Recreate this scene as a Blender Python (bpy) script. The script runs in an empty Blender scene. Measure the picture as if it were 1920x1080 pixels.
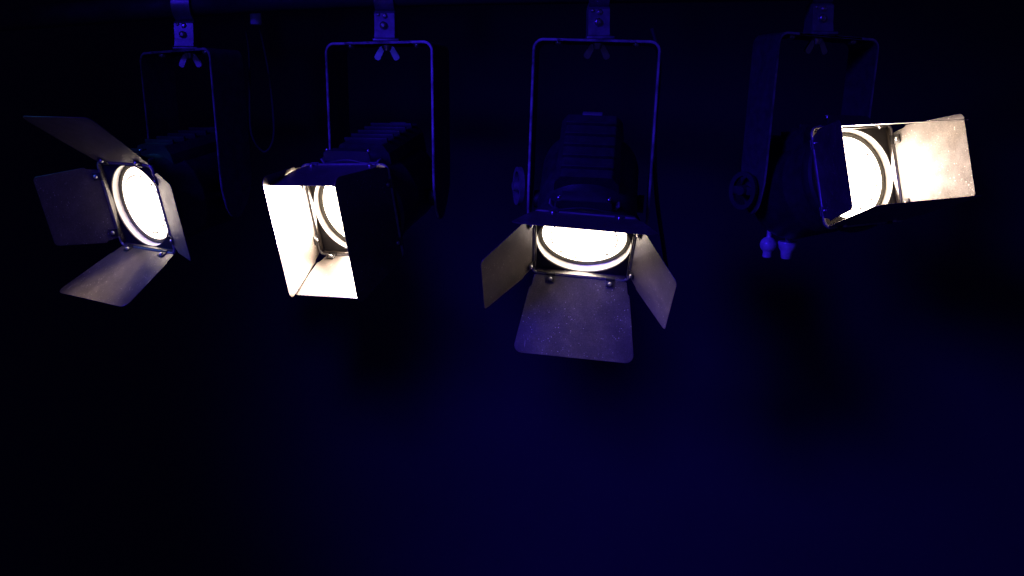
import bpy, bmesh, math, random
from mathutils import Matrix, Vector
random.seed(7)
R = math.radians
S = bpy.context.scene
COL = S.collection

# ------------------------------------------------------------------ camera, world, light, exposure
CZ = 2.4
cd = bpy.data.cameras.new('camera'); cam = bpy.data.objects.new('camera', cd); COL.objects.link(cam)
cam.location = (0, 0, CZ); cam.rotation_euler = (math.pi/2 - 0.2158, 0, 0)
cd.sensor_width = 36; cd.lens = 28.27; cd.clip_start = .05; cd.clip_end = 100
S.camera = cam
W = bpy.data.worlds.new('World'); S.world = W; W.use_nodes = True
W.node_tree.nodes['Background'].inputs['Color'].default_value = (.12, .08, 1, 1)
W.node_tree.nodes['Background'].inputs['Strength'].default_value = .045
S.view_settings.view_transform = 'Standard'; S.view_settings.look = 'None'
S.view_settings.exposure = 0; S.view_settings.gamma = 1

def spot(name, loc, target, power, col, size, blend, rad):
    l = bpy.data.lights.new(name, 'SPOT'); o = bpy.data.objects.new(name, l); COL.objects.link(o)
    l.energy = power; l.color = col; l.spot_size = R(size); l.spot_blend = blend; l.shadow_soft_size = rad
    o.location = loc
    o.rotation_euler = (Vector(target) - Vector(loc)).to_track_quat('-Z', 'Y').to_euler()
    return o
# the blue stage wash that comes in from the upper left, in front of the rig
spot('blue_wash_light', (-1.90, -.74, CZ+1.10), (.90, 2.36, CZ-1.42), 740, (.036, .012, 1), 39, 1, .42)
# added weaker blue light near the camera, brightens the rig from the front left
spot('blue_front_fill', (-.75, -.35, CZ-.02), (-.34, 1.6, CZ+.05), 9, (.035, .03, 1), 42, .9, .08)
# added blue light low on the left, only there to tint the lower flaps
spot('blue_low_fill', (-1.0, .90, CZ-.42), (.26, 1.41, CZ-.385), 85, (.10, .05, 1), 11, 1, .03)
# teal light added high on the far left to tint the first spotlight's frame
spot('teal_fill', (-1.95, 1.60, CZ+.62), (-.78, 1.64, CZ-.17), 22, (.05, .28, 1), 15, .7, .04)



# ------------------------------------------------------------------ materials
MATS = {}
def nt(name):
    m = bpy.data.materials.new(name); m.use_nodes = True; MATS[name] = m
    n = m.node_tree; return m, n, n.nodes['Principled BSDF']
def noise(n, scale, detail=4, rough=.6, vec=None):
    t = n.nodes.new('ShaderNodeTexNoise'); t.inputs['Scale'].default_value = scale
    t.inputs['Detail'].default_value = detail; t.inputs['Roughness'].default_value = rough
    c = n.nodes.new('ShaderNodeTexCoord'); n.links.new(c.outputs['Object'], t.inputs['Vector'])
    return t
def ramp(n, src, stops):
    r = n.nodes.new('ShaderNodeValToRGB'); e = r.color_ramp.elements
    while len(e) < len(stops): e.new(.5)
    for k, (p, c) in enumerate(stops): e[k].position = p; e[k].color = (*c, 1)
    n.links.new(src, r.inputs['Fac']); return r
def paint(name, base, rough, metallic=0, var=.35, bump=.15, scale=60):
    m, n, b = nt(name)
    t = noise(n, scale)
    r = ramp(n, t.outputs['Fac'], [(.3, [c*(1-var) for c in base]), (.7, [c*(1+var) for c in base])])
    n.links.new(r.outputs['Color'], b.inputs['Base Color'])
    rr = ramp(n, noise(n, 14).outputs['Fac'], [(.3, [rough*.8]*3), (.7, [min(1, rough*1.25)]*3)])
    n.links.new(rr.outputs['Color'], b.inputs['Roughness'])
    b.inputs['Metallic'].default_value = metallic
    bp = n.nodes.new('ShaderNodeBump'); bp.inputs['Strength'].default_value = bump; bp.inputs['Distance'].default_value = .0006
    n.links.new(noise(n, 900, 2).outputs['Fac'], bp.inputs['Height']); n.links.new(bp.outputs['Normal'], b.inputs['Normal'])
    return m
paint('black_paint', (.016, .0155, .017), .45)
paint('matt_black', (.008, .008, .009), .8)
paint('edge_highlight', (.22, .215, .21), .42, .3, .9, scale=22)  # paler tone that paints a highlight onto the yoke edges
paint('yoke_paint', (.035, .034, .036), .4, bump=.08)
paint('lit_knob_paint', (.08, .08, .083), .45)  # lighter tone, light on the third lamp's knob put into the colour
paint('black_plastic', (.03, .03, .032), .35)
paint('zinc', (.42, .41, .40), .28, 1, .2)
paint('clamp_metal', (.18, .18, .19), .42, .6, .3)
paint('aluminium', (.86, .84, .80), .5, 0, .06)
paint('dark_ring', (.035, .033, .026), .5)
paint('rod_metal', (.20, .20, .205), .32, .4)
paint('pale_plastic', (.34, .34, .38), .3)
paint('rubber', (.018, .018, .02), .55)
paint('warning_red', (.25, .05, .03), .4)

def door_mat():
    m, n, b = nt('door_paint')
    base = ramp(n, noise(n, 22, 6, .65).outputs['Fac'], [(.28, (.036, .030, .026)), (.52, (.060, .050, .043)), (.74, (.100, .084, .072))])
    gr = ramp(n, noise(n, 420, 3, .7).outputs['Fac'], [(.35, (.62, .62, .62)), (.62, (1.25, 1.25, 1.25)), (.72, (1.6, 1.6, 1.6))])
    gm = n.nodes.new('ShaderNodeMix'); gm.data_type = 'RGBA'; gm.blend_type = 'MULTIPLY'; gm.inputs['Factor'].default_value = 1
    n.links.new(base.outputs['Color'], gm.inputs[6]); n.links.new(gr.outputs['Color'], gm.inputs[7])
    # chips: small bright specks where the paint is scuffed
    c = n.nodes.new('ShaderNodeTexCoord')
    v = n.nodes.new('ShaderNodeTexVoronoi'); v.inputs['Scale'].default_value = 330; v.inputs['Randomness'].default_value = 1
    n.links.new(c.outputs['Object'], v.inputs['Vector'])
    rnd = n.nodes.new('ShaderNodeSeparateColor'); n.links.new(v.outputs['Color'], rnd.inputs['Color'])
    sz = n.nodes.new('ShaderNodeMath'); sz.operation = 'POWER'; sz.inputs[1].default_value = 5
    n.links.new(rnd.outputs['Red'], sz.inputs[0])
    sz2 = n.nodes.new('ShaderNodeMath'); sz2.operation = 'MULTIPLY'; sz2.inputs[1].default_value = .36
    n.links.new(sz.outputs[0], sz2.inputs[0])
    lt = n.nodes.new('ShaderNodeMath'); lt.operation = 'LESS_THAN'
    n.links.new(v.outputs['Distance'], lt.inputs[0]); n.links.new(sz2.outputs[0], lt.inputs[1])
    msk = ramp(n, noise(n, 9, 3).outputs['Fac'], [(.41, (0, 0, 0)), (.56, (1, 1, 1))])
    mul = n.nodes.new('ShaderNodeMath'); mul.operation = 'MULTIPLY'
    n.links.new(lt.outputs[0], mul.inputs[0]); n.links.new(msk.outputs['Color'], mul.inputs[1])
    # long thin scratches
    mp = n.nodes.new('ShaderNodeMapping'); mp.inputs['Rotation'].default_value = (0, 0, .6); mp.inputs['Scale'].default_value = (160, 14, 14)
    n.links.new(c.outputs['Object'], mp.inputs['Vector'])
    sv = n.nodes.new('ShaderNodeTexNoise'); sv.inputs['Scale'].default_value = 1; sv.inputs['Detail'].default_value = 2
    n.links.new(mp.outputs['Vector'], sv.inputs['Vector'])
    sr = ramp(n, sv.outputs['Fac'], [(.745, (0, 0, 0)), (.77, (.8, .8, .8))])
    mx = n.nodes.new('ShaderNodeMath'); mx.operation = 'MAXIMUM'
    n.links.new(mul.outputs[0], mx.inputs[0]); n.links.new(sr.outputs['Color'], mx.inputs[1])
    mix = n.nodes.new('ShaderNodeMix'); mix.data_type = 'RGBA'
    n.links.new(mx.outputs[0], mix.inputs['Factor']); n.links.new(gm.outputs[2], mix.inputs[6])
    mix.inputs[7].default_value = (.42, .38, .34, 1)
    n.links.new(mix.outputs[2], b.inputs['Base Color'])
    rr = ramp(n, noise(n, 40).outputs['Fac'], [(.3, (.28,)*3), (.7, (.42,)*3)])
    n.links.new(rr.outputs['Color'], b.inputs['Roughness'])
    b.inputs['Specular IOR Level'].default_value = .8
    bp = n.nodes.new('ShaderNodeBump'); bp.inputs['Strength'].default_value = .12; bp.inputs['Distance'].default_value = .0005
    n.links.new(noise(n, 700, 2).outputs['Fac'], bp.inputs['Height']); n.links.new(bp.outputs['Normal'], b.inputs['Normal'])
door_mat()

LENS_STRENGTH = 7.5
for nm, st in (('lit_lens', LENS_STRENGTH), ('lit_lens_dim', 4.8)):
    m, n, b = nt(nm)
    b.inputs['Base Color'].default_value = (.8, .78, .72, 1); b.inputs['Roughness'].default_value = .2
    b.inputs['Emission Color'].default_value = (1, .82, .65, 1); b.inputs['Emission Strength'].default_value = st

m, n, b = nt('wall_paint')
r = ramp(n, noise(n, 1.6, 5).outputs['Fac'], [(.3, (.015, .015, .017)), (.7, (.022, .022, .024))])
n.links.new(r.outputs['Color'], b.inputs['Base Color']); b.inputs['Roughness'].default_value = .9
bp = n.nodes.new('ShaderNodeBump'); bp.inputs['Strength'].default_value = .2; bp.inputs['Distance'].default_value = .002
n.links.new(noise(n, 60, 4).outputs['Fac'], bp.inputs['Height']); n.links.new(bp.outputs['Normal'], b.inputs['Normal'])

# ------------------------------------------------------------------ mesh helpers
def mesh(name, bm, mat, smooth=True, angle=35):
    bmesh.ops.remove_doubles(bm, verts=bm.verts, dist=1e-6)
    bmesh.ops.recalc_face_normals(bm, faces=bm.faces)
    me = bpy.data.meshes.new(name); bm.to_mesh(me); bm.free()
    me.materials.append(MATS[mat])
    if smooth:
        for p in me.polygons: p.use_smooth = True
        me.set_sharp_from_angle(angle=R(angle))
    return me
def box(bm, c, s, M=None, bevel=0):
    r = bmesh.ops.create_cube(bm, size=1); vs = r['verts']
    for v in vs: v.co = Vector((v.co.x*s[0]+c[0], v.co.y*s[1]+c[1], v.co.z*s[2]+c[2]))
    if bevel:
        es = list({e for v in vs for e in v.link_edges})
        g = bmesh.ops.bevel(bm, geom=es, offset=bevel, segments=2, affect='EDGES', profile=.5)
        vs = list({v for f in g['faces'] for v in f.verts} | {v for v in vs if v.is_valid})
    if M is not None:
        for v in vs: v.co = M @ v.co
    return vs
def lathe(bm, prof, n=64, closed=False):
    """profile of (radius, y) turned about the Y axis"""
    rings = []
    for r, y in prof:
        if r < 1e-6: rings.append([bm.verts.new((0, y, 0))])
        else: rings.append([bm.verts.new((r*math.cos(2*math.pi*k/n), y, r*math.sin(2*math.pi*k/n))) for k in range(n)])
    prs = list(zip(rings, rings[1:])) + ([(rings[-1], rings[0])] if closed else [])
    for a, c in prs:
        for k in range(n):
            j = (k+1) % n
            if len(a) == 1 and len(c) == 1: continue
            if len(a) == 1: bm.faces.new((a[0], c[k], c[j]))
            elif len(c) == 1: bm.faces.new((a[k], a[j], c[0]))
            else: bm.faces.new((a[k], a[j], c[j], c[k]))
def tube(bm, pts, rad, n=10, closed=False, caps=True):
    pts = [Vector(p) for p in pts]; N = len(pts); rings = []
    prev = None
    for i, p in enumerate(pts):
        a = pts[(i-1) % N] if (closed or i) else p; c = pts[(i+1) % N] if (closed or i < N-1) else p
        t = (c-a).normalized()
        if prev is None:
            prev = t.orthogonal().normalized()
        prev = (prev - t*prev.dot(t)).normalized(); q = t.cross(prev)
        rr = rad(i/(N-1)) if callable(rad) else rad
        rings.append([bm.verts.new(p + rr*(math.cos(2*math.pi*k/n)*prev + math.sin(2*math.pi*k/n)*q)) for k in range(n)])
    for i in range(N if closed else N-1):
        a, c = rings[i], rings[(i+1) % N]
        for k in range(n): bm.faces.new((a[k], a[(k+1) % n], c[(k+1) % n], c[k]))
    if not closed and caps: bm.faces.new(rings[0][::-1]); bm.faces.new(rings[-1])
def extrude(bm, pts, a, bb, axes=(0, 1, 2), bevel=0):
    """polygon pts (in axes[0], axes[1]) swept from a to bb along axes[2]"""
    def mk(p, w):
        co = [0, 0, 0]; co[axes[0]] = p[0]; co[axes[1]] = p[1]; co[axes[2]] = w; return bm.verts.new(co)
    A = [mk(p, a) for p in pts]; B = [mk(p, bb) for p in pts]; k = len(pts)
    bm.faces.new(A); bm.faces.new(B[::-1])
    for i in range(k): bm.faces.new((A[i], B[i], B[(i+1) % k], A[(i+1) % k]))
def round_poly(pts, rads, seg=6):
    out = []; k = len(pts)
    for i, p in enumerate(pts):
        p = Vector(p); a = Vector(pts[i-1]); c = Vector(pts[(i+1) % k]); r = rads[i] if hasattr(rads, '__len__') else rads
        if r <= 0: out.append(tuple(p)); continue
        u = (a-p).normalized(); v = (c-p).normalized()
        ang = u.angle(v); d = r/math.tan(ang/2); cen = p + (u+v).normalized()*(r/math.sin(ang/2))
        s, e = p+u*d-cen, p+v*d-cen
        for q in range(seg+1):
            w = s.slerp(e, q/seg) if s.length > 0 else s
            out.append(tuple(cen + w.normalized()*r))
    return out

def obj(name, me, parent=None, M=None):
    o = bpy.data.objects.new(name, me); COL.objects.link(o)
    if parent is not None: o.parent = parent
    if M is not None: o.matrix_basis = M
    return o
def tag(o, label, cat=None, group=None, kind=None):
    if label: o['label'] = label
    if cat: o['category'] = cat
    if group: o['group'] = group
    if kind: o['kind'] = kind
    return o
T = Matrix.Translation
def RX(a): return Matrix.Rotation(a, 4, 'X')
def RY(a): return Matrix.Rotation(a, 4, 'Y')
def RZ(a): return Matrix.Rotation(a, 4, 'Z')
def basis(x, y, z, o):
    M = Matrix.Identity(4)
    for i in range(3): M[i][0], M[i][1], M[i][2], M[i][3] = x[i], y[i], z[i], o[i]
    return M

# ------------------------------------------------------------------ the setting
bm = bmesh.new(); box(bm, (0, 2.42, 2.0), (9, .12, 4.8))
wall = obj('wall', mesh('wall', bm, 'wall_paint', False)); tag(wall, 'plain dark wall washed by deep blue light behind the spotlights', None, None, 'structure')

# ------------------------------------------------------------------ spotlight: shared part meshes
YW, YH, FS, DA, DF, DL, RL, RA = .2343, .2918, .0926, .1155, .1231, .0955, .0777, .0875
BAR, YT = .082, .0046           # yoke bar width and thickness

def yoke_mesh():
    h = YW/2; r = .018; zb = -.030; path = []
    for k in range(9): path.append((-h, zb + (YH-r-zb)*k/8))
    for k in range(1, 7): a = math.pi - k/6*math.pi/2; path.append((-h+r+r*math.cos(a), YH-r+r*math.sin(a)))
    for k in range(1, 8): path.append((-h+r+(2*h-2*r)*k/8, YH))
    L = path + [(-x, z) for x, z in path[::-1]][0:]
    # finer steps towards the rounded leg ends
    def end(side):
        return [(side*h, zb - .026*math.sin(k/6*math.pi/2)) for k in range(6, 0, -1)]
    L = end(-1) + L + end(1)[::-1]
    bm = bmesh.new(); rows = []
    for i, (x, z) in enumerate(L):
        a = Vector(L[max(i-1, 0)]); c = Vector(L[min(i+1, len(L)-1)]); t = (c-a).normalized(); nn = Vector((-t.y, t.x))
        y0, y1 = 0, BAR
        if z < zb + .06:
            q = min(1, (zb+.06-z)/.07)          # the bar narrows towards the pivot
            y0, y1 = .012*q*q, BAR-.026*q*q
        if z < zb:
            w = (zb-z)/.026; hw = (y1-y0)/2*math.sqrt(max(0, 1-w*w)); cy = (y0+y1)/2; y0, y1 = cy-max(hw, .004), cy+max(hw, .004)
        P = [(x+nn.x*YT/2*s, y, z+nn.y*YT/2*s) for s, y in ((1, y0), (1, y1), (-1, y1), (-1, y0))]
        rows.append([bm.verts.new(p) for p in P])
    for a, c in zip(rows, rows[1:]):
        for k in range(4): bm.faces.new((a[k], a[(k+1) % 4], c[(k+1) % 4], c[k]))
    bm.faces.new(rows[0]); bm.faces.new(rows[-1][::-1])
    bmesh.ops.recalc_face_normals(bm, faces=bm.faces)
    es = [e for e in bm.edges if len(e.link_faces) == 2 and e.calc_face_angle() > 1.2]
    bmesh.ops.bevel(bm, geom=es, offset=.0009, segments=2, affect='EDGES')
    me = mesh('yoke', bm, 'yoke_paint'); me.materials.append(MATS['edge_highlight'])
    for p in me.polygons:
        if p.normal.y < -.5: p.material_index = 1          # highlight put into the colour of the front edge
    return me

def bolt_mesh(r, h, name='bolt', mat='zinc', stem=.004):
    bm = bmesh.new()
    lathe(bm, [(0, -h), (r*.35, -h*.98), (r*.42, -h*.8), (r*.55, -h*.95), (r*.85, -h*.75), (r, -h*.35), (r, 0), (r*.5, 0), (r*.5, stem), (0, stem)], 20)
    return mesh(name, bm, mat, True, 50)

def wing_nut_mesh():
    bm = bmesh.new()
    lathe(bm, [(0, -.008), (.006, -.008), (.009, 0), (0, 0)], 16)
    for v in bm.verts: v.co = Vector((v.co.x, v.co.z, v.co.y))
    for s in (-1, 1):
        pts = round_poly([(.004, -.002), (.010, -.001), (.021, -.019), (.012, -.024), (.005, -.009)], [.001, .003, .004, .004, .002], 4)
        extrude(bm, [(s*x, z) for x, z in pts], -.002, .002, (0, 2, 1))
    return mesh('wing_nut', bm, 'zinc')

def clamp_meshes():
    # origin at the top of the yoke bar, pipe centre at z = .092
    out = {}
    bm = bmesh.new()
    zp = .092
    pts = []
    for k in range(25): a = R(-100 - k/24*230); pts.append((.0325*math.cos(a), zp+.0325*math.sin(a)))
    for k in range(25): a = R(-330 + k/24*230); pts.append((.0265*math.cos(a), zp+.0265*math.sin(a)))
    extrude(bm, pts, -.019, .019, (1, 2, 0))
    out['hook'] = mesh('hook', bm, 'clamp_metal')
    bm = bmesh.new()
    pts = round_poly([(-.030, .006), (.026, .006), (.022, .022), (.022, .058), (.012, .061), (-.004, .0645), (-.021, .056), (-.024, .024)], .003, 3)
    extrude(bm, pts, -.020, .020, (1, 2, 0))
    out['clamp_body'] = mesh('clamp_body', bm, 'clamp_metal')
    bm = bmesh.new(); box(bm, (.003, -.002, .0038), (.052, .060, .0052), bevel=.0015)
    out['base_plate'] = mesh('base_plate', bm, 'clamp_metal')
    return out

def knob_mesh():
    """wheel with two windows, axis X, thick rim"""
    bm = bmesh.new(); t = .0045
    outer = [(.017*math.cos(2*math.pi*k/48)*(1+.06*math.cos(4*math.pi*k/48)), .040*math.sin(2*math.pi*k/48)) for k in range(48)]
    outer = [(.030*math.cos(2*math.pi*k/48), .038*math.sin(2*math.pi*k/48)) for k in range(48)]
    def win(s):
        return [(.020*math.cos(a), s*.027*math.sin(a)) for a in [R(22+k*(136/14)) for k in range(15)]]
    # strips: rim plus a cross bar, made as boxes around the outline
    n = 48
    ring_in = [(.021*math.cos(2*math.pi*k/n), .029*math.sin(2*math.pi*k/n)) for k in range(n)]
    for x in (-t, t):
        pass
    A = [[bm.verts.new((x, p[0], p[1])) for p in outer] for x in (-t, t)]
    B = [[bm.verts.new((x, p[0], p[1])) for p in ring_in] for x in (-t, t)]
    for k in range(n):
        j = (k+1) % n
        bm.faces.new((A[0][k], A[0][j], A[1][j], A[1][k])); bm.faces.new((B[0][k], B[1][k], B[1][j], B[0][j]))
        bm.faces.new((A[0][k], B[0][k], B[0][j], A[0][j])); bm.faces.new((A[1][k], A[1][j], B[1][j], B[1][k]))
    box(bm, (0, 0, 0), (.008, .044, .016), bevel=.002)
    k0 = len(bm.verts); vs0 = set(bm.verts)
    lathe(bm, [(0, -.012), (.009, -.012), (.011, -.006), (.011, .010), (0, .010)], 24)
    for v in bm.verts:
        if v not in vs0: v.co = Vector((v.co.y, v.co.x, v.co.z))
    return mesh('tilt_knob', bm, 'lit_knob_paint')

def door_mesh(name, h0, h1, L, r, notch):
    bm = bmesh.new()
    pts = round_poly([(-h0, .030), (-h1, L), (h1, L), (h0, .030), (h0-notch, .026), (h0-notch-.004, .003), (-h0+notch+.004, .003), (-h0+notch, .026)],
                     [.003, r, r, .003, .003, .004, .004, .003], 5)
    extrude(bm, pts, -.0006, .0006, (0, 1, 2))
    # flat sheet, cut into strips so that a faint bend can be given to it
    bmesh.ops.recalc_face_normals(bm, faces=bm.faces)
    es = [e for e in bm.edges if len(e.link_faces) == 2 and e.calc_face_angle() > 1.2 and abs(e.verts[0].co.z-e.verts[1].co.z) < 1e-6]
    bmesh.ops.bevel(bm, geom=es, offset=.0004, segments=1, affect='EDGES')
    return mesh(name, bm, 'door_paint')

def clip_mesh():
    bm = bmesh.new()
    box(bm, (0, .008, .0022), (.017, .016, .0016), bevel=.0005)
    # curled round the rod
    pts = []
    for k in range(13): a = R(-60 + k/12*300); pts.append((.0052*math.cos(a), .0052*math.sin(a)))
    for k in range(13): a = R(240 - k/12*300); pts.append((.0040*math.cos(a), .0040*math.sin(a)))
    extrude(bm, pts, -.0085, .0085, (1, 2, 0))
    return mesh('hinge_clip', bm, 'black_paint')

ME = {}
ME['yoke'] = yoke_mesh()
ME['bolt'] = bolt_mesh(.0055, .0045)
ME['small_screw'] = bolt_mesh(.0036, .0030, 'screw')
ME['wing_nut'] = wing_nut_mesh()
ME.update(clamp_meshes())
ME['tilt_knob'] = knob_mesh()
ME['shaded_knob'] = ME['tilt_knob'].copy(); ME['shaded_knob'].materials.clear(); ME['shaded_knob'].materials.append(MATS['matt_black'])  # knob copy for the unlit ones, shade put into its colour
ME['large_door'] = door_mesh('large_door', .098, .119, .160, .015, .004)
ME['small_door'] = door_mesh('small_door', .083, .0755, .136, .009, .004)
ME['hinge_clip'] = clip_mesh()

# housing (head space: lens axis along -Y, up +Z, pivot at the origin)
bm = bmesh.new()
lathe(bm, [(.0945, -.088), (.0945, -.030), (.0955, -.028), (.0955, -.022), (.0945, -.020), (.0945, .070), (.091, .086), (.082, .098), (.060, .104), (.0, .106)], 72)
ME['housing'] = mesh('housing', bm, 'black_paint')
bm = bmesh.new()
lathe(bm, [(.0880, -.1135), (.0985, -.1135), (.1035, -.110), (.1045, -.104), (.1045, -.094), (.1020, -.089), (.0950, -.086), (.0885, -.087), (.0880, -.0905)], 72, True)
ME['front_ring'] = mesh('front_ring', bm, 'black_paint')
bm = bmesh.new()   # pale inner wall between the lens and the opening
lathe(bm, [(.0874, -.1133), (.0870, -.0985), (.0878, -.0985), (.0879, -.1133)], 72, True)
ME['inner_tube'] = mesh('inner_tube', bm, 'aluminium')
bm = bmesh.new()
lathe(bm, [(.0868, -.0968), (.0868, -.0995), (.0800, -.1000), (.0785, -.0985), (.0785, -.0955), (.0868, -.0955)], 72, True)
ME['retaining_ring'] = mesh('retaining_ring', bm, 'dark_ring')
bm = bmesh.new()   # stepped fresnel lens
prof = [(0, -.0985)]
steps = 9
for k in range(steps):
    r0 = RL*(k/steps); r1 = RL*((k+1)/steps)
    prof += [(r0+.0006, -.0985+.0002), ((r0+r1)/2, -.0980), (r1-.0008, -.0962), (r1, -.0985+.0002)]
prof[-1] = (.0786, -.0965); prof += [(.0786, -.090), (0, -.090)]
lathe(bm, prof, 64)
ME['lens'] = mesh('lens', bm, 'lit_lens')
ME['dim_lens'] = ME['lens'].copy(); ME['dim_lens'].materials.clear(); ME['dim_lens'].materials.append(MATS['lit_lens_dim'])
bm = bmesh.new()   # wire guard in front of the lens
tube(bm, [(.062*math.cos(2*math.pi*k/64), -.1030, .062*math.sin(2*math.pi*k/64)) for k in range(64)], .0013, 6, True)
for k in range(12):
    a = 2*math.pi*(k+.5)/12
    for ra, rb in ((.0585, .0655),):
        tube(bm, [(ra*math.cos(a), -.1030, ra*math.sin(a)), (rb*math.cos(a), -.1030, rb*math.sin(a))], .0012, 6)
for k in range(3):
    a = 2*math.pi*(k+.25)/3
    tube(bm, [(.062*math.cos(a), -.1030, .062*math.sin(a)), (.0805*math.cos(a), -.1010, .0805*math.sin(a))], .0006, 6)
ME['wire_guard'] = mesh('wire_guard', bm, 'dark_ring')

# barn door carrier: square plate with a round opening and a lip on four sides
def carrier_mesh():
    bm = bmesh.new(); n = 96; s = FS-.002
    def sq(a):
        c, d = math.cos(a), math.sin(a); k = s/max(abs(c), abs(d)); x, z = k*c, k*d
        return x, z
    for y in (-DA-.0002, -DA+.0012):
        pass
    rows = []
    for y, f in ((-DA+.0014, 'c'), (-DA, 'c'), (-DA, 's'), (-DA+.0014, 's')):
        row = []
        for k in range(n):
            a = 2*math.pi*(k+.5)/n
            if f == 'c': row.append(bm.verts.new((RA*math.cos(a), y, RA*math.sin(a))))
            else: x, z = sq(a); row.append(bm.verts.new((x, y, z)))
        rows.append(row)
    for i in range(4):
        a, c = rows[i], rows[(i+1) % 4]
        for k in range(n): bm.faces.new((a[k], a[(k+1) % n], c[(k+1) % n], c[k]))
    return mesh('carrier_plate', bm, 'black_paint')
ME['carrier_plate'] = carrier_mesh()
bm = bmesh.new(); box(bm, (0, -DA-.0044, 0), (2*FS-.012, .0086, .0014))
ME['lip'] = mesh('lip', bm, 'door_paint', False)
bm = bmesh.new()
rp = round_poly([(-FS, -FS), (FS, -FS), (FS, FS), (-FS, FS)], .013, 6)
pts = []
for i, p in enumerate(rp):
    q = rp[(i+1) % len(rp)]; pts.append((p[0], -DF, p[1]))
    d = math.hypot(q[0]-p[0], q[1]-p[1])
    if d > .02:
        for k in range(1, 5): pts.append((p[0]+(q[0]-p[0])*k/5, -DF, p[1]+(q[1]-p[1])*k/5))
tube(bm, pts, .0030, 10, True)
ME['rod_frame'] = mesh('rod_frame', bm, 'rod_metal')

# colour frame slot on top of the front ring
bm = bmesh.new()
pts = round_poly([(-.050, .096), (.050, .096), (.048, .113), (.040, .116), (-.040, .116), (-.048, .113)], .003, 3)
extrude(bm, pts, -.1125, -.1095, (0, 2, 1))
box(bm, (0, -.100, .1135), (.080, .022, .0025), bevel=.0006)
ME['frame_latch'] = mesh('frame_latch', bm, 'black_paint')
bm = bmesh.new(); box(bm, (0, 0, 0), (.0035, .012, .014), bevel=.0008)
ME['frame_clip'] = mesh('frame_clip', bm, 'rod_metal')
# ventilation hood over the lamp house, its fins, the rear plate
bm = bmesh.new()
pts = round_poly([(-.062, .050), (.062, .050), (.058, .094), (.046, .112), (-.046, .112), (-.058, .094)], .006, 4)
extrude(bm, pts, -.052, .108, (0, 2, 1))
ME['vent_hood'] = mesh('vent_hood', bm, 'black_paint')
bm = bmesh.new(); box(bm, (0, 0, 0), (.094, .005, .010), bevel=.001)
ME['vent_fin'] = mesh('vent_fin', bm, 'black_paint')
bm = bmesh.new(); box(bm, (0, .112, .102), (.038, .010, .022), bevel=.002)
ME['rear_latch'] = mesh('rear_latch', bm, 'clamp_metal')
bm = bmesh.new()
tube(bm, [(-.045, .104, -.03), (-.045, .134, -.03), (-.036, .142, -.03), (.036, .142, -.03), (.045, .134, -.03), (.045, .104, -.03)], .005, 10)
ME['rear_handle'] = mesh('rear_handle', bm, 'black_plastic')
bm = bmesh.new(); lathe(bm, [(0, -.004), (.016, -.004), (.0175, 0), (.0175, .010), (0, .010)], 24)
for v in bm.verts: v.co = Vector((v.co.y, v.co.x, v.co.z))
ME['pivot_boss'] = mesh('pivot_boss', bm, 'black_paint')
# focus knobs below the housing
bm = bmesh.new()
lathe(bm, [(0, .03), (.005, .03), (.005, -.006), (.019, -.007), (.020, -.010), (.018, -.020), (.0125, -.028), (.0105, -.042), (.0090, -.044), (0, -.044)], 28)
for v in bm.verts: v.co = Vector((v.co.x, -v.co.z, v.co.y))
ME['focus_knob'] = mesh('focus_knob', bm, 'pale_plastic')
bm = bmesh.new()
lathe(bm, [(0, .03), (.005, .03), (.005, -.002)] + [(.017*math.sin(R(18+k*14)), -.019+.017*math.cos(R(18+k*14))) for k in range(10)] + [(.009, -.036), (.0095, -.045), (.008, -.047), (0, -.047)], 28)
for v in bm.verts: v.co = Vector((v.co.x, -v.co.z, v.co.y))
ME['round_knob'] = mesh('focus_knob', bm, 'pale_plastic')

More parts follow.
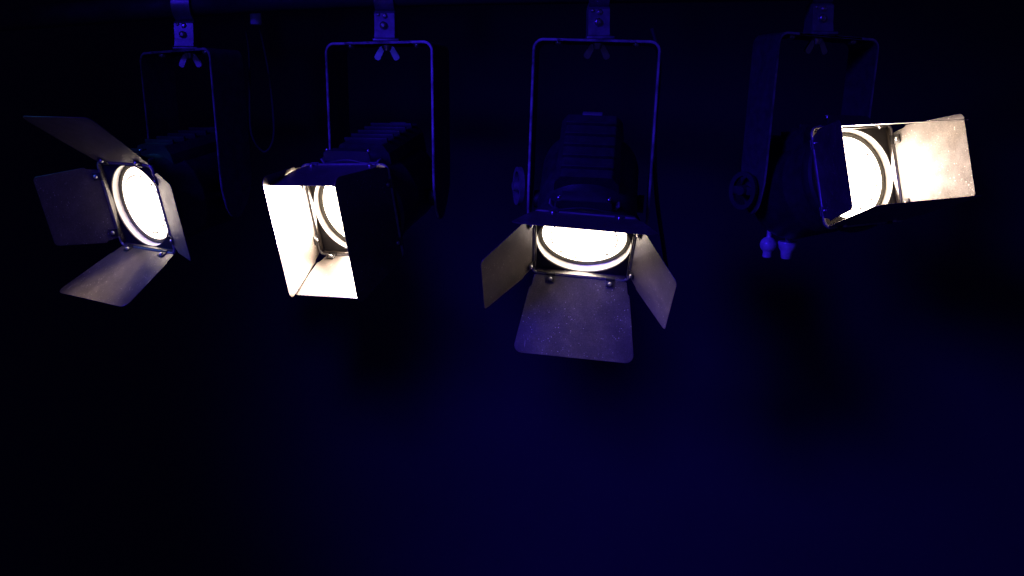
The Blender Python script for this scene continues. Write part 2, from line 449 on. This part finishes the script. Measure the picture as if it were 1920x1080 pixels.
# ------------------------------------------------------------------ the four spotlights
def spotlight(label, loc, pan, tilt, roll, spin, doors, side_big, extra=None, beam=5.5, knob_z=-.010, spread=92, lens='lens'):
    root = bpy.data.objects.new('stage_spotlight', None); COL.objects.link(root)
    root.empty_display_size = .05
    base = RY(roll) @ RZ(pan)
    root.matrix_basis = T((loc[0], loc[1], loc[2]+CZ)) @ base
    tag(root, label, 'stage light', 'stage spotlights hanging from the pipe')
    yk = obj('yoke', ME['yoke'], root)
    for sx in (-1, 1):
        obj('bolt', ME['bolt'], yk, T((sx*.074, .026, YH-YT/2)) @ RX(math.pi/2) @ Matrix.Scale(1.5, 4))
    obj('wing_nut', ME['wing_nut'], yk, T((0, BAR/2, YH-YT/2)) @ RZ(-pan*.6+.15) @ Matrix.Scale(1.3, 4))
    # clamp stays square to the pipe
    CM = T((0, BAR/2, YH+YT/2)) @ base.to_3x3().to_4x4().inverted()
    cl = obj('clamp_body', ME['clamp_body'], root, CM)
    obj('hook', ME['hook'], cl); obj('base_plate', ME['base_plate'], cl)
    obj('bolt', ME['bolt'], cl, T((.001, -.0205, .050)) @ RX(-.1)); obj('bolt', ME['bolt'], cl, T((-.002, -.0245, .032)) @ Matrix.Scale(1.35, 4))
    obj('screw', ME['small_screw'], cl, T((-.012, -.0205, .053)))
    # head
    HM = RX(tilt)
    hs = obj('housing', ME['housing'], root, HM)
    for sx in (-1, 1): obj('pivot_boss', ME['pivot_boss'], hs, RX(-tilt) @ T((sx*.098, .036, -.012)) @ (RZ(math.pi) if sx < 0 else Matrix.Identity(4)))
    obj('vent_hood', ME['vent_hood'], hs)
    for k in range(5): obj('vent_fin', ME['vent_fin'], hs, T((0, -.030+.028*k, .1145)))
    obj('rear_latch', ME['rear_latch'], hs); obj('rear_handle', ME['rear_handle'], hs)
    fr = obj('front_ring', ME['front_ring'], root, HM)
    obj('inner_tube', ME['inner_tube'], fr); obj('retaining_ring', ME['retaining_ring'], fr); obj('frame_latch', ME['frame_latch'], fr)
    for sx in (-1, 1):
        obj('screw', ME['small_screw'], fr, T((sx*.044, -.1045, .1148)) @ RX(-math.pi/2))
        obj('frame_clip', ME['frame_clip'], fr, T((sx*.058, -.099, .0915)) @ RY(sx*.55))
    ln = obj('lens', ME[lens], root, HM)
    obj('wire_guard', ME['wire_guard'], ln)
    # the beam that leaves the lens
    li = bpy.data.lights.new('beam', 'AREA'); li.shape = 'DISK'; li.size = .150; li.energy = beam; li.color = (1, .80, .64); li.spread = R(spread)
    lo = obj('beam', li, root, HM @ T((0, -.1005, 0)) @ RX(-math.pi/2))
    # barn doors
    BM = HM @ RY(-spin)
    pl = obj('carrier_plate', ME['carrier_plate'], root, BM)
    obj('rod_frame', ME['rod_frame'], pl)
    for k in range(4): obj('lip', ME['lip'], pl, RY(k*math.pi/2) @ T((0, 0, FS-.0042)))
    fw = Vector((0, -1, 0))
    for side, n in (('t', Vector((0, 0, 1))), ('b', Vector((0, 0, -1))), ('l', Vector((-1, 0, 0))), ('r', Vector((1, 0, 0)))):
        a = R(doors[side]); d = fw*math.cos(a)+n*math.sin(a); N = -n*math.cos(a)+fw*math.sin(a); u = d.cross(N)
        M = BM @ basis(u, d, N, fw*DF+n*FS)
        big = (side in 'tb') != side_big
        dr = obj('barn_door', ME['large_door' if big else 'small_door'], root, M)
        for s in (-1, 1):
            q = .058 if big else .062
            c = obj('hinge_clip', ME['hinge_clip'], dr, T((s*q, 0, 0)))
            obj('screw', ME['bolt'], dr, T((s*q, .0105, .0030)) @ RX(-math.pi/2) @ Matrix.Scale(.78, 4)); obj('nut', ME['bolt'], dr, T((s*q, .0105, -.0007)) @ RX(math.pi/2) @ Matrix.Scale(.78, 4))
    kb = obj('tilt_knob', ME['tilt_knob' if knob_z > 0 else 'shaded_knob'], root, T((-YW/2-.024, .036, knob_z)) @ RZ(.4))
    if extra: extra(root, HM, hs)
    return root

def knobs(root, HM, hs):
    inv = RX(-HM.to_euler().x)
    obj('focus_knob', ME['round_knob'], hs, T((-.022, .125, -.080)) @ inv)
    obj('focus_knob', ME['focus_knob'], hs, T((.016, .112, -.088)) @ inv)
def cable_down(root, HM, hs):
    bm = bmesh.new()
    pts = [(.06, .10, -.02), (.085, .10, -.03), (.105, .08, -.06), (.125, .06, -.10), (.150, .06, -.14), (.165, .09, -.155), (.160, .12, -.12), (.135, .12, .0), (.122, .095, .12), (.121, .092, .26), (.10, .08, .33)]
    P = [Vector(p) for p in pts]; out = []
    for i in range(len(P)-1):
        p0, p1, p2, p3 = P[max(i-1, 0)], P[i], P[i+1], P[min(i+2, len(P)-1)]
        for k in range(6):
            t = k/6
            out.append(.5*((2*p1)+(p2-p0)*t+(2*p0-5*p1+4*p2-p3)*t*t+(3*p1-p0-3*p2+p3)*t**3))
    tube(bm, out, .0045, 10)
    obj('power_cable', mesh('power_cable', bm, 'rubber'), root)

L1 = spotlight('leftmost black stage spotlight aimed left, its round glowing lens uncovered inside a thin square frame', (-.7104, 1.757, -.1674), -.5674, .199, -.0089, -.0173,
          dict(t=47, b=19, l=52, r=67), False, None, 14, -.010, 74, 'dim_lens')
L2 = spotlight('black stage spotlight whose barn doors fold forward into a box with glaring white inner faces', (-.2688, 1.6568, -.1584), -.3276, .2406, .0074, .032,
          dict(t=2, b=11, l=-9, r=-6), True, None, 10, -.010, 135)
L3 = spotlight('black stage spotlight tipped steeply down with three scratched barn doors splayed below its lens', (.1474, 1.561, -.1618), -.1409, .7496, .0339, -.0546,
          dict(t=42, b=35, l=36, r=31), False, cable_down, 8.5, .012, 94)
L4 = spotlight('rightmost black stage spotlight, bright flap open to the right, dark flap over half its lens', (.607, 1.6226, -.1491), .332, -.2916, .0363, .0706,
          dict(t=-12.5, b=-6, l=21, r=14), False, knobs, 8, -.010, 140)

# ------------------------------------------------------------------ the pipe they hang from
bpy.context.view_layer.update()
cs = []
for l in (L1, L2, L3, L4):
    c = l.matrix_world @ Vector((0, BAR/2, YH+YT/2)); cs.append((c.x, c.y, c.z+.092))
def lag(x, k):
    s = 0
    for i in range(4):
        w = 1
        for j in range(4):
            if j != i: w *= (x-cs[j][0])/(cs[i][0]-cs[j][0])
        s += w*cs[i][k]
    return s
x0, x1 = cs[0][0], cs[3][0]
pts = []
for k in range(61):
    x = -1.6+3.2*k/60
    if x < x0: sl = (lag(x0+.01, 1)-lag(x0, 1))/.01; sz = (lag(x0+.01, 2)-lag(x0, 2))/.01; pts.append((x, lag(x0, 1)+sl*(x-x0), lag(x0, 2)+sz*(x-x0)))
    elif x > x1: sl = (lag(x1, 1)-lag(x1-.01, 1))/.01; sz = (lag(x1, 2)-lag(x1-.01, 2))/.01; pts.append((x, lag(x1, 1)+sl*(x-x1), lag(x1, 2)+sz*(x-x1)))
    else: pts.append((x, lag(x, 1), lag(x, 2)))
bm = bmesh.new(); tube(bm, pts, .024, 24)
pipe = obj('lighting_pipe', mesh('lighting_pipe', bm, 'matt_black')); tag(pipe, 'black overhead pipe along the top edge carrying the four spotlights', 'pipe')

# ------------------------------------------------------------------ small hanging things
# connector hanging on its cable between the two left spotlights
root = bpy.data.objects.new('cable_connector', None); COL.objects.link(root)
root.location = (-.547, 1.80, CZ+.205); tag(root, 'small dark connector dangling on a cable between the two left spotlights', 'connector')
bm = bmesh.new()
lathe(bm, [(0, -.024), (.0105, -.023), (.0115, -.019), (.0115, .012), (.0085, .018), (.0055, .030), (0, .030)], 24)
for v in bm.verts: v.co = Vector((v.co.x, v.co.z, v.co.y))
obj('plug_body', mesh('plug_body', bm, 'pale_plastic'), root)
bm = bmesh.new(); tube(bm, [(0, 0, .028), (.002, 0, .06), (.006, .003, .10), (.004, .01, .16)], .004, 10)
obj('cable', mesh('cable', bm, 'rubber'), root)
bm = bmesh.new()
P = [Vector(p) for p in [(-.560, 1.74, CZ+.25), (-.553, 1.82, CZ+.20), (-.548, 1.86, CZ+.12), (-.540, 1.86, CZ+.02), (-.543, 1.86, CZ-.06), (-.570, 1.87, CZ-.09), (-.598, 1.88, CZ-.05), (-.596, 1.88, CZ+.04), (-.585, 1.86, CZ+.14), (-.580, 1.80, CZ+.22), (-.580, 1.74, CZ+.25)]]
out = []
for i in range(len(P)-1):
    p0, p1, p2, p3 = P[max(i-1, 0)], P[i], P[i+1], P[min(i+2, len(P)-1)]
    for k in range(6):
        t = k/6; out.append(.5*((2*p1)+(p2-p0)*t+(2*p0-5*p1+4*p2-p3)*t*t+(3*p1-p0-3*p2+p3)*t**3))
tube(bm, out, .0026, 8)
sc = obj('safety_wire', mesh('safety_wire', bm, 'rubber')); tag(sc, 'thin dark loop of wire hanging beside the second spotlight from the left', 'wire')
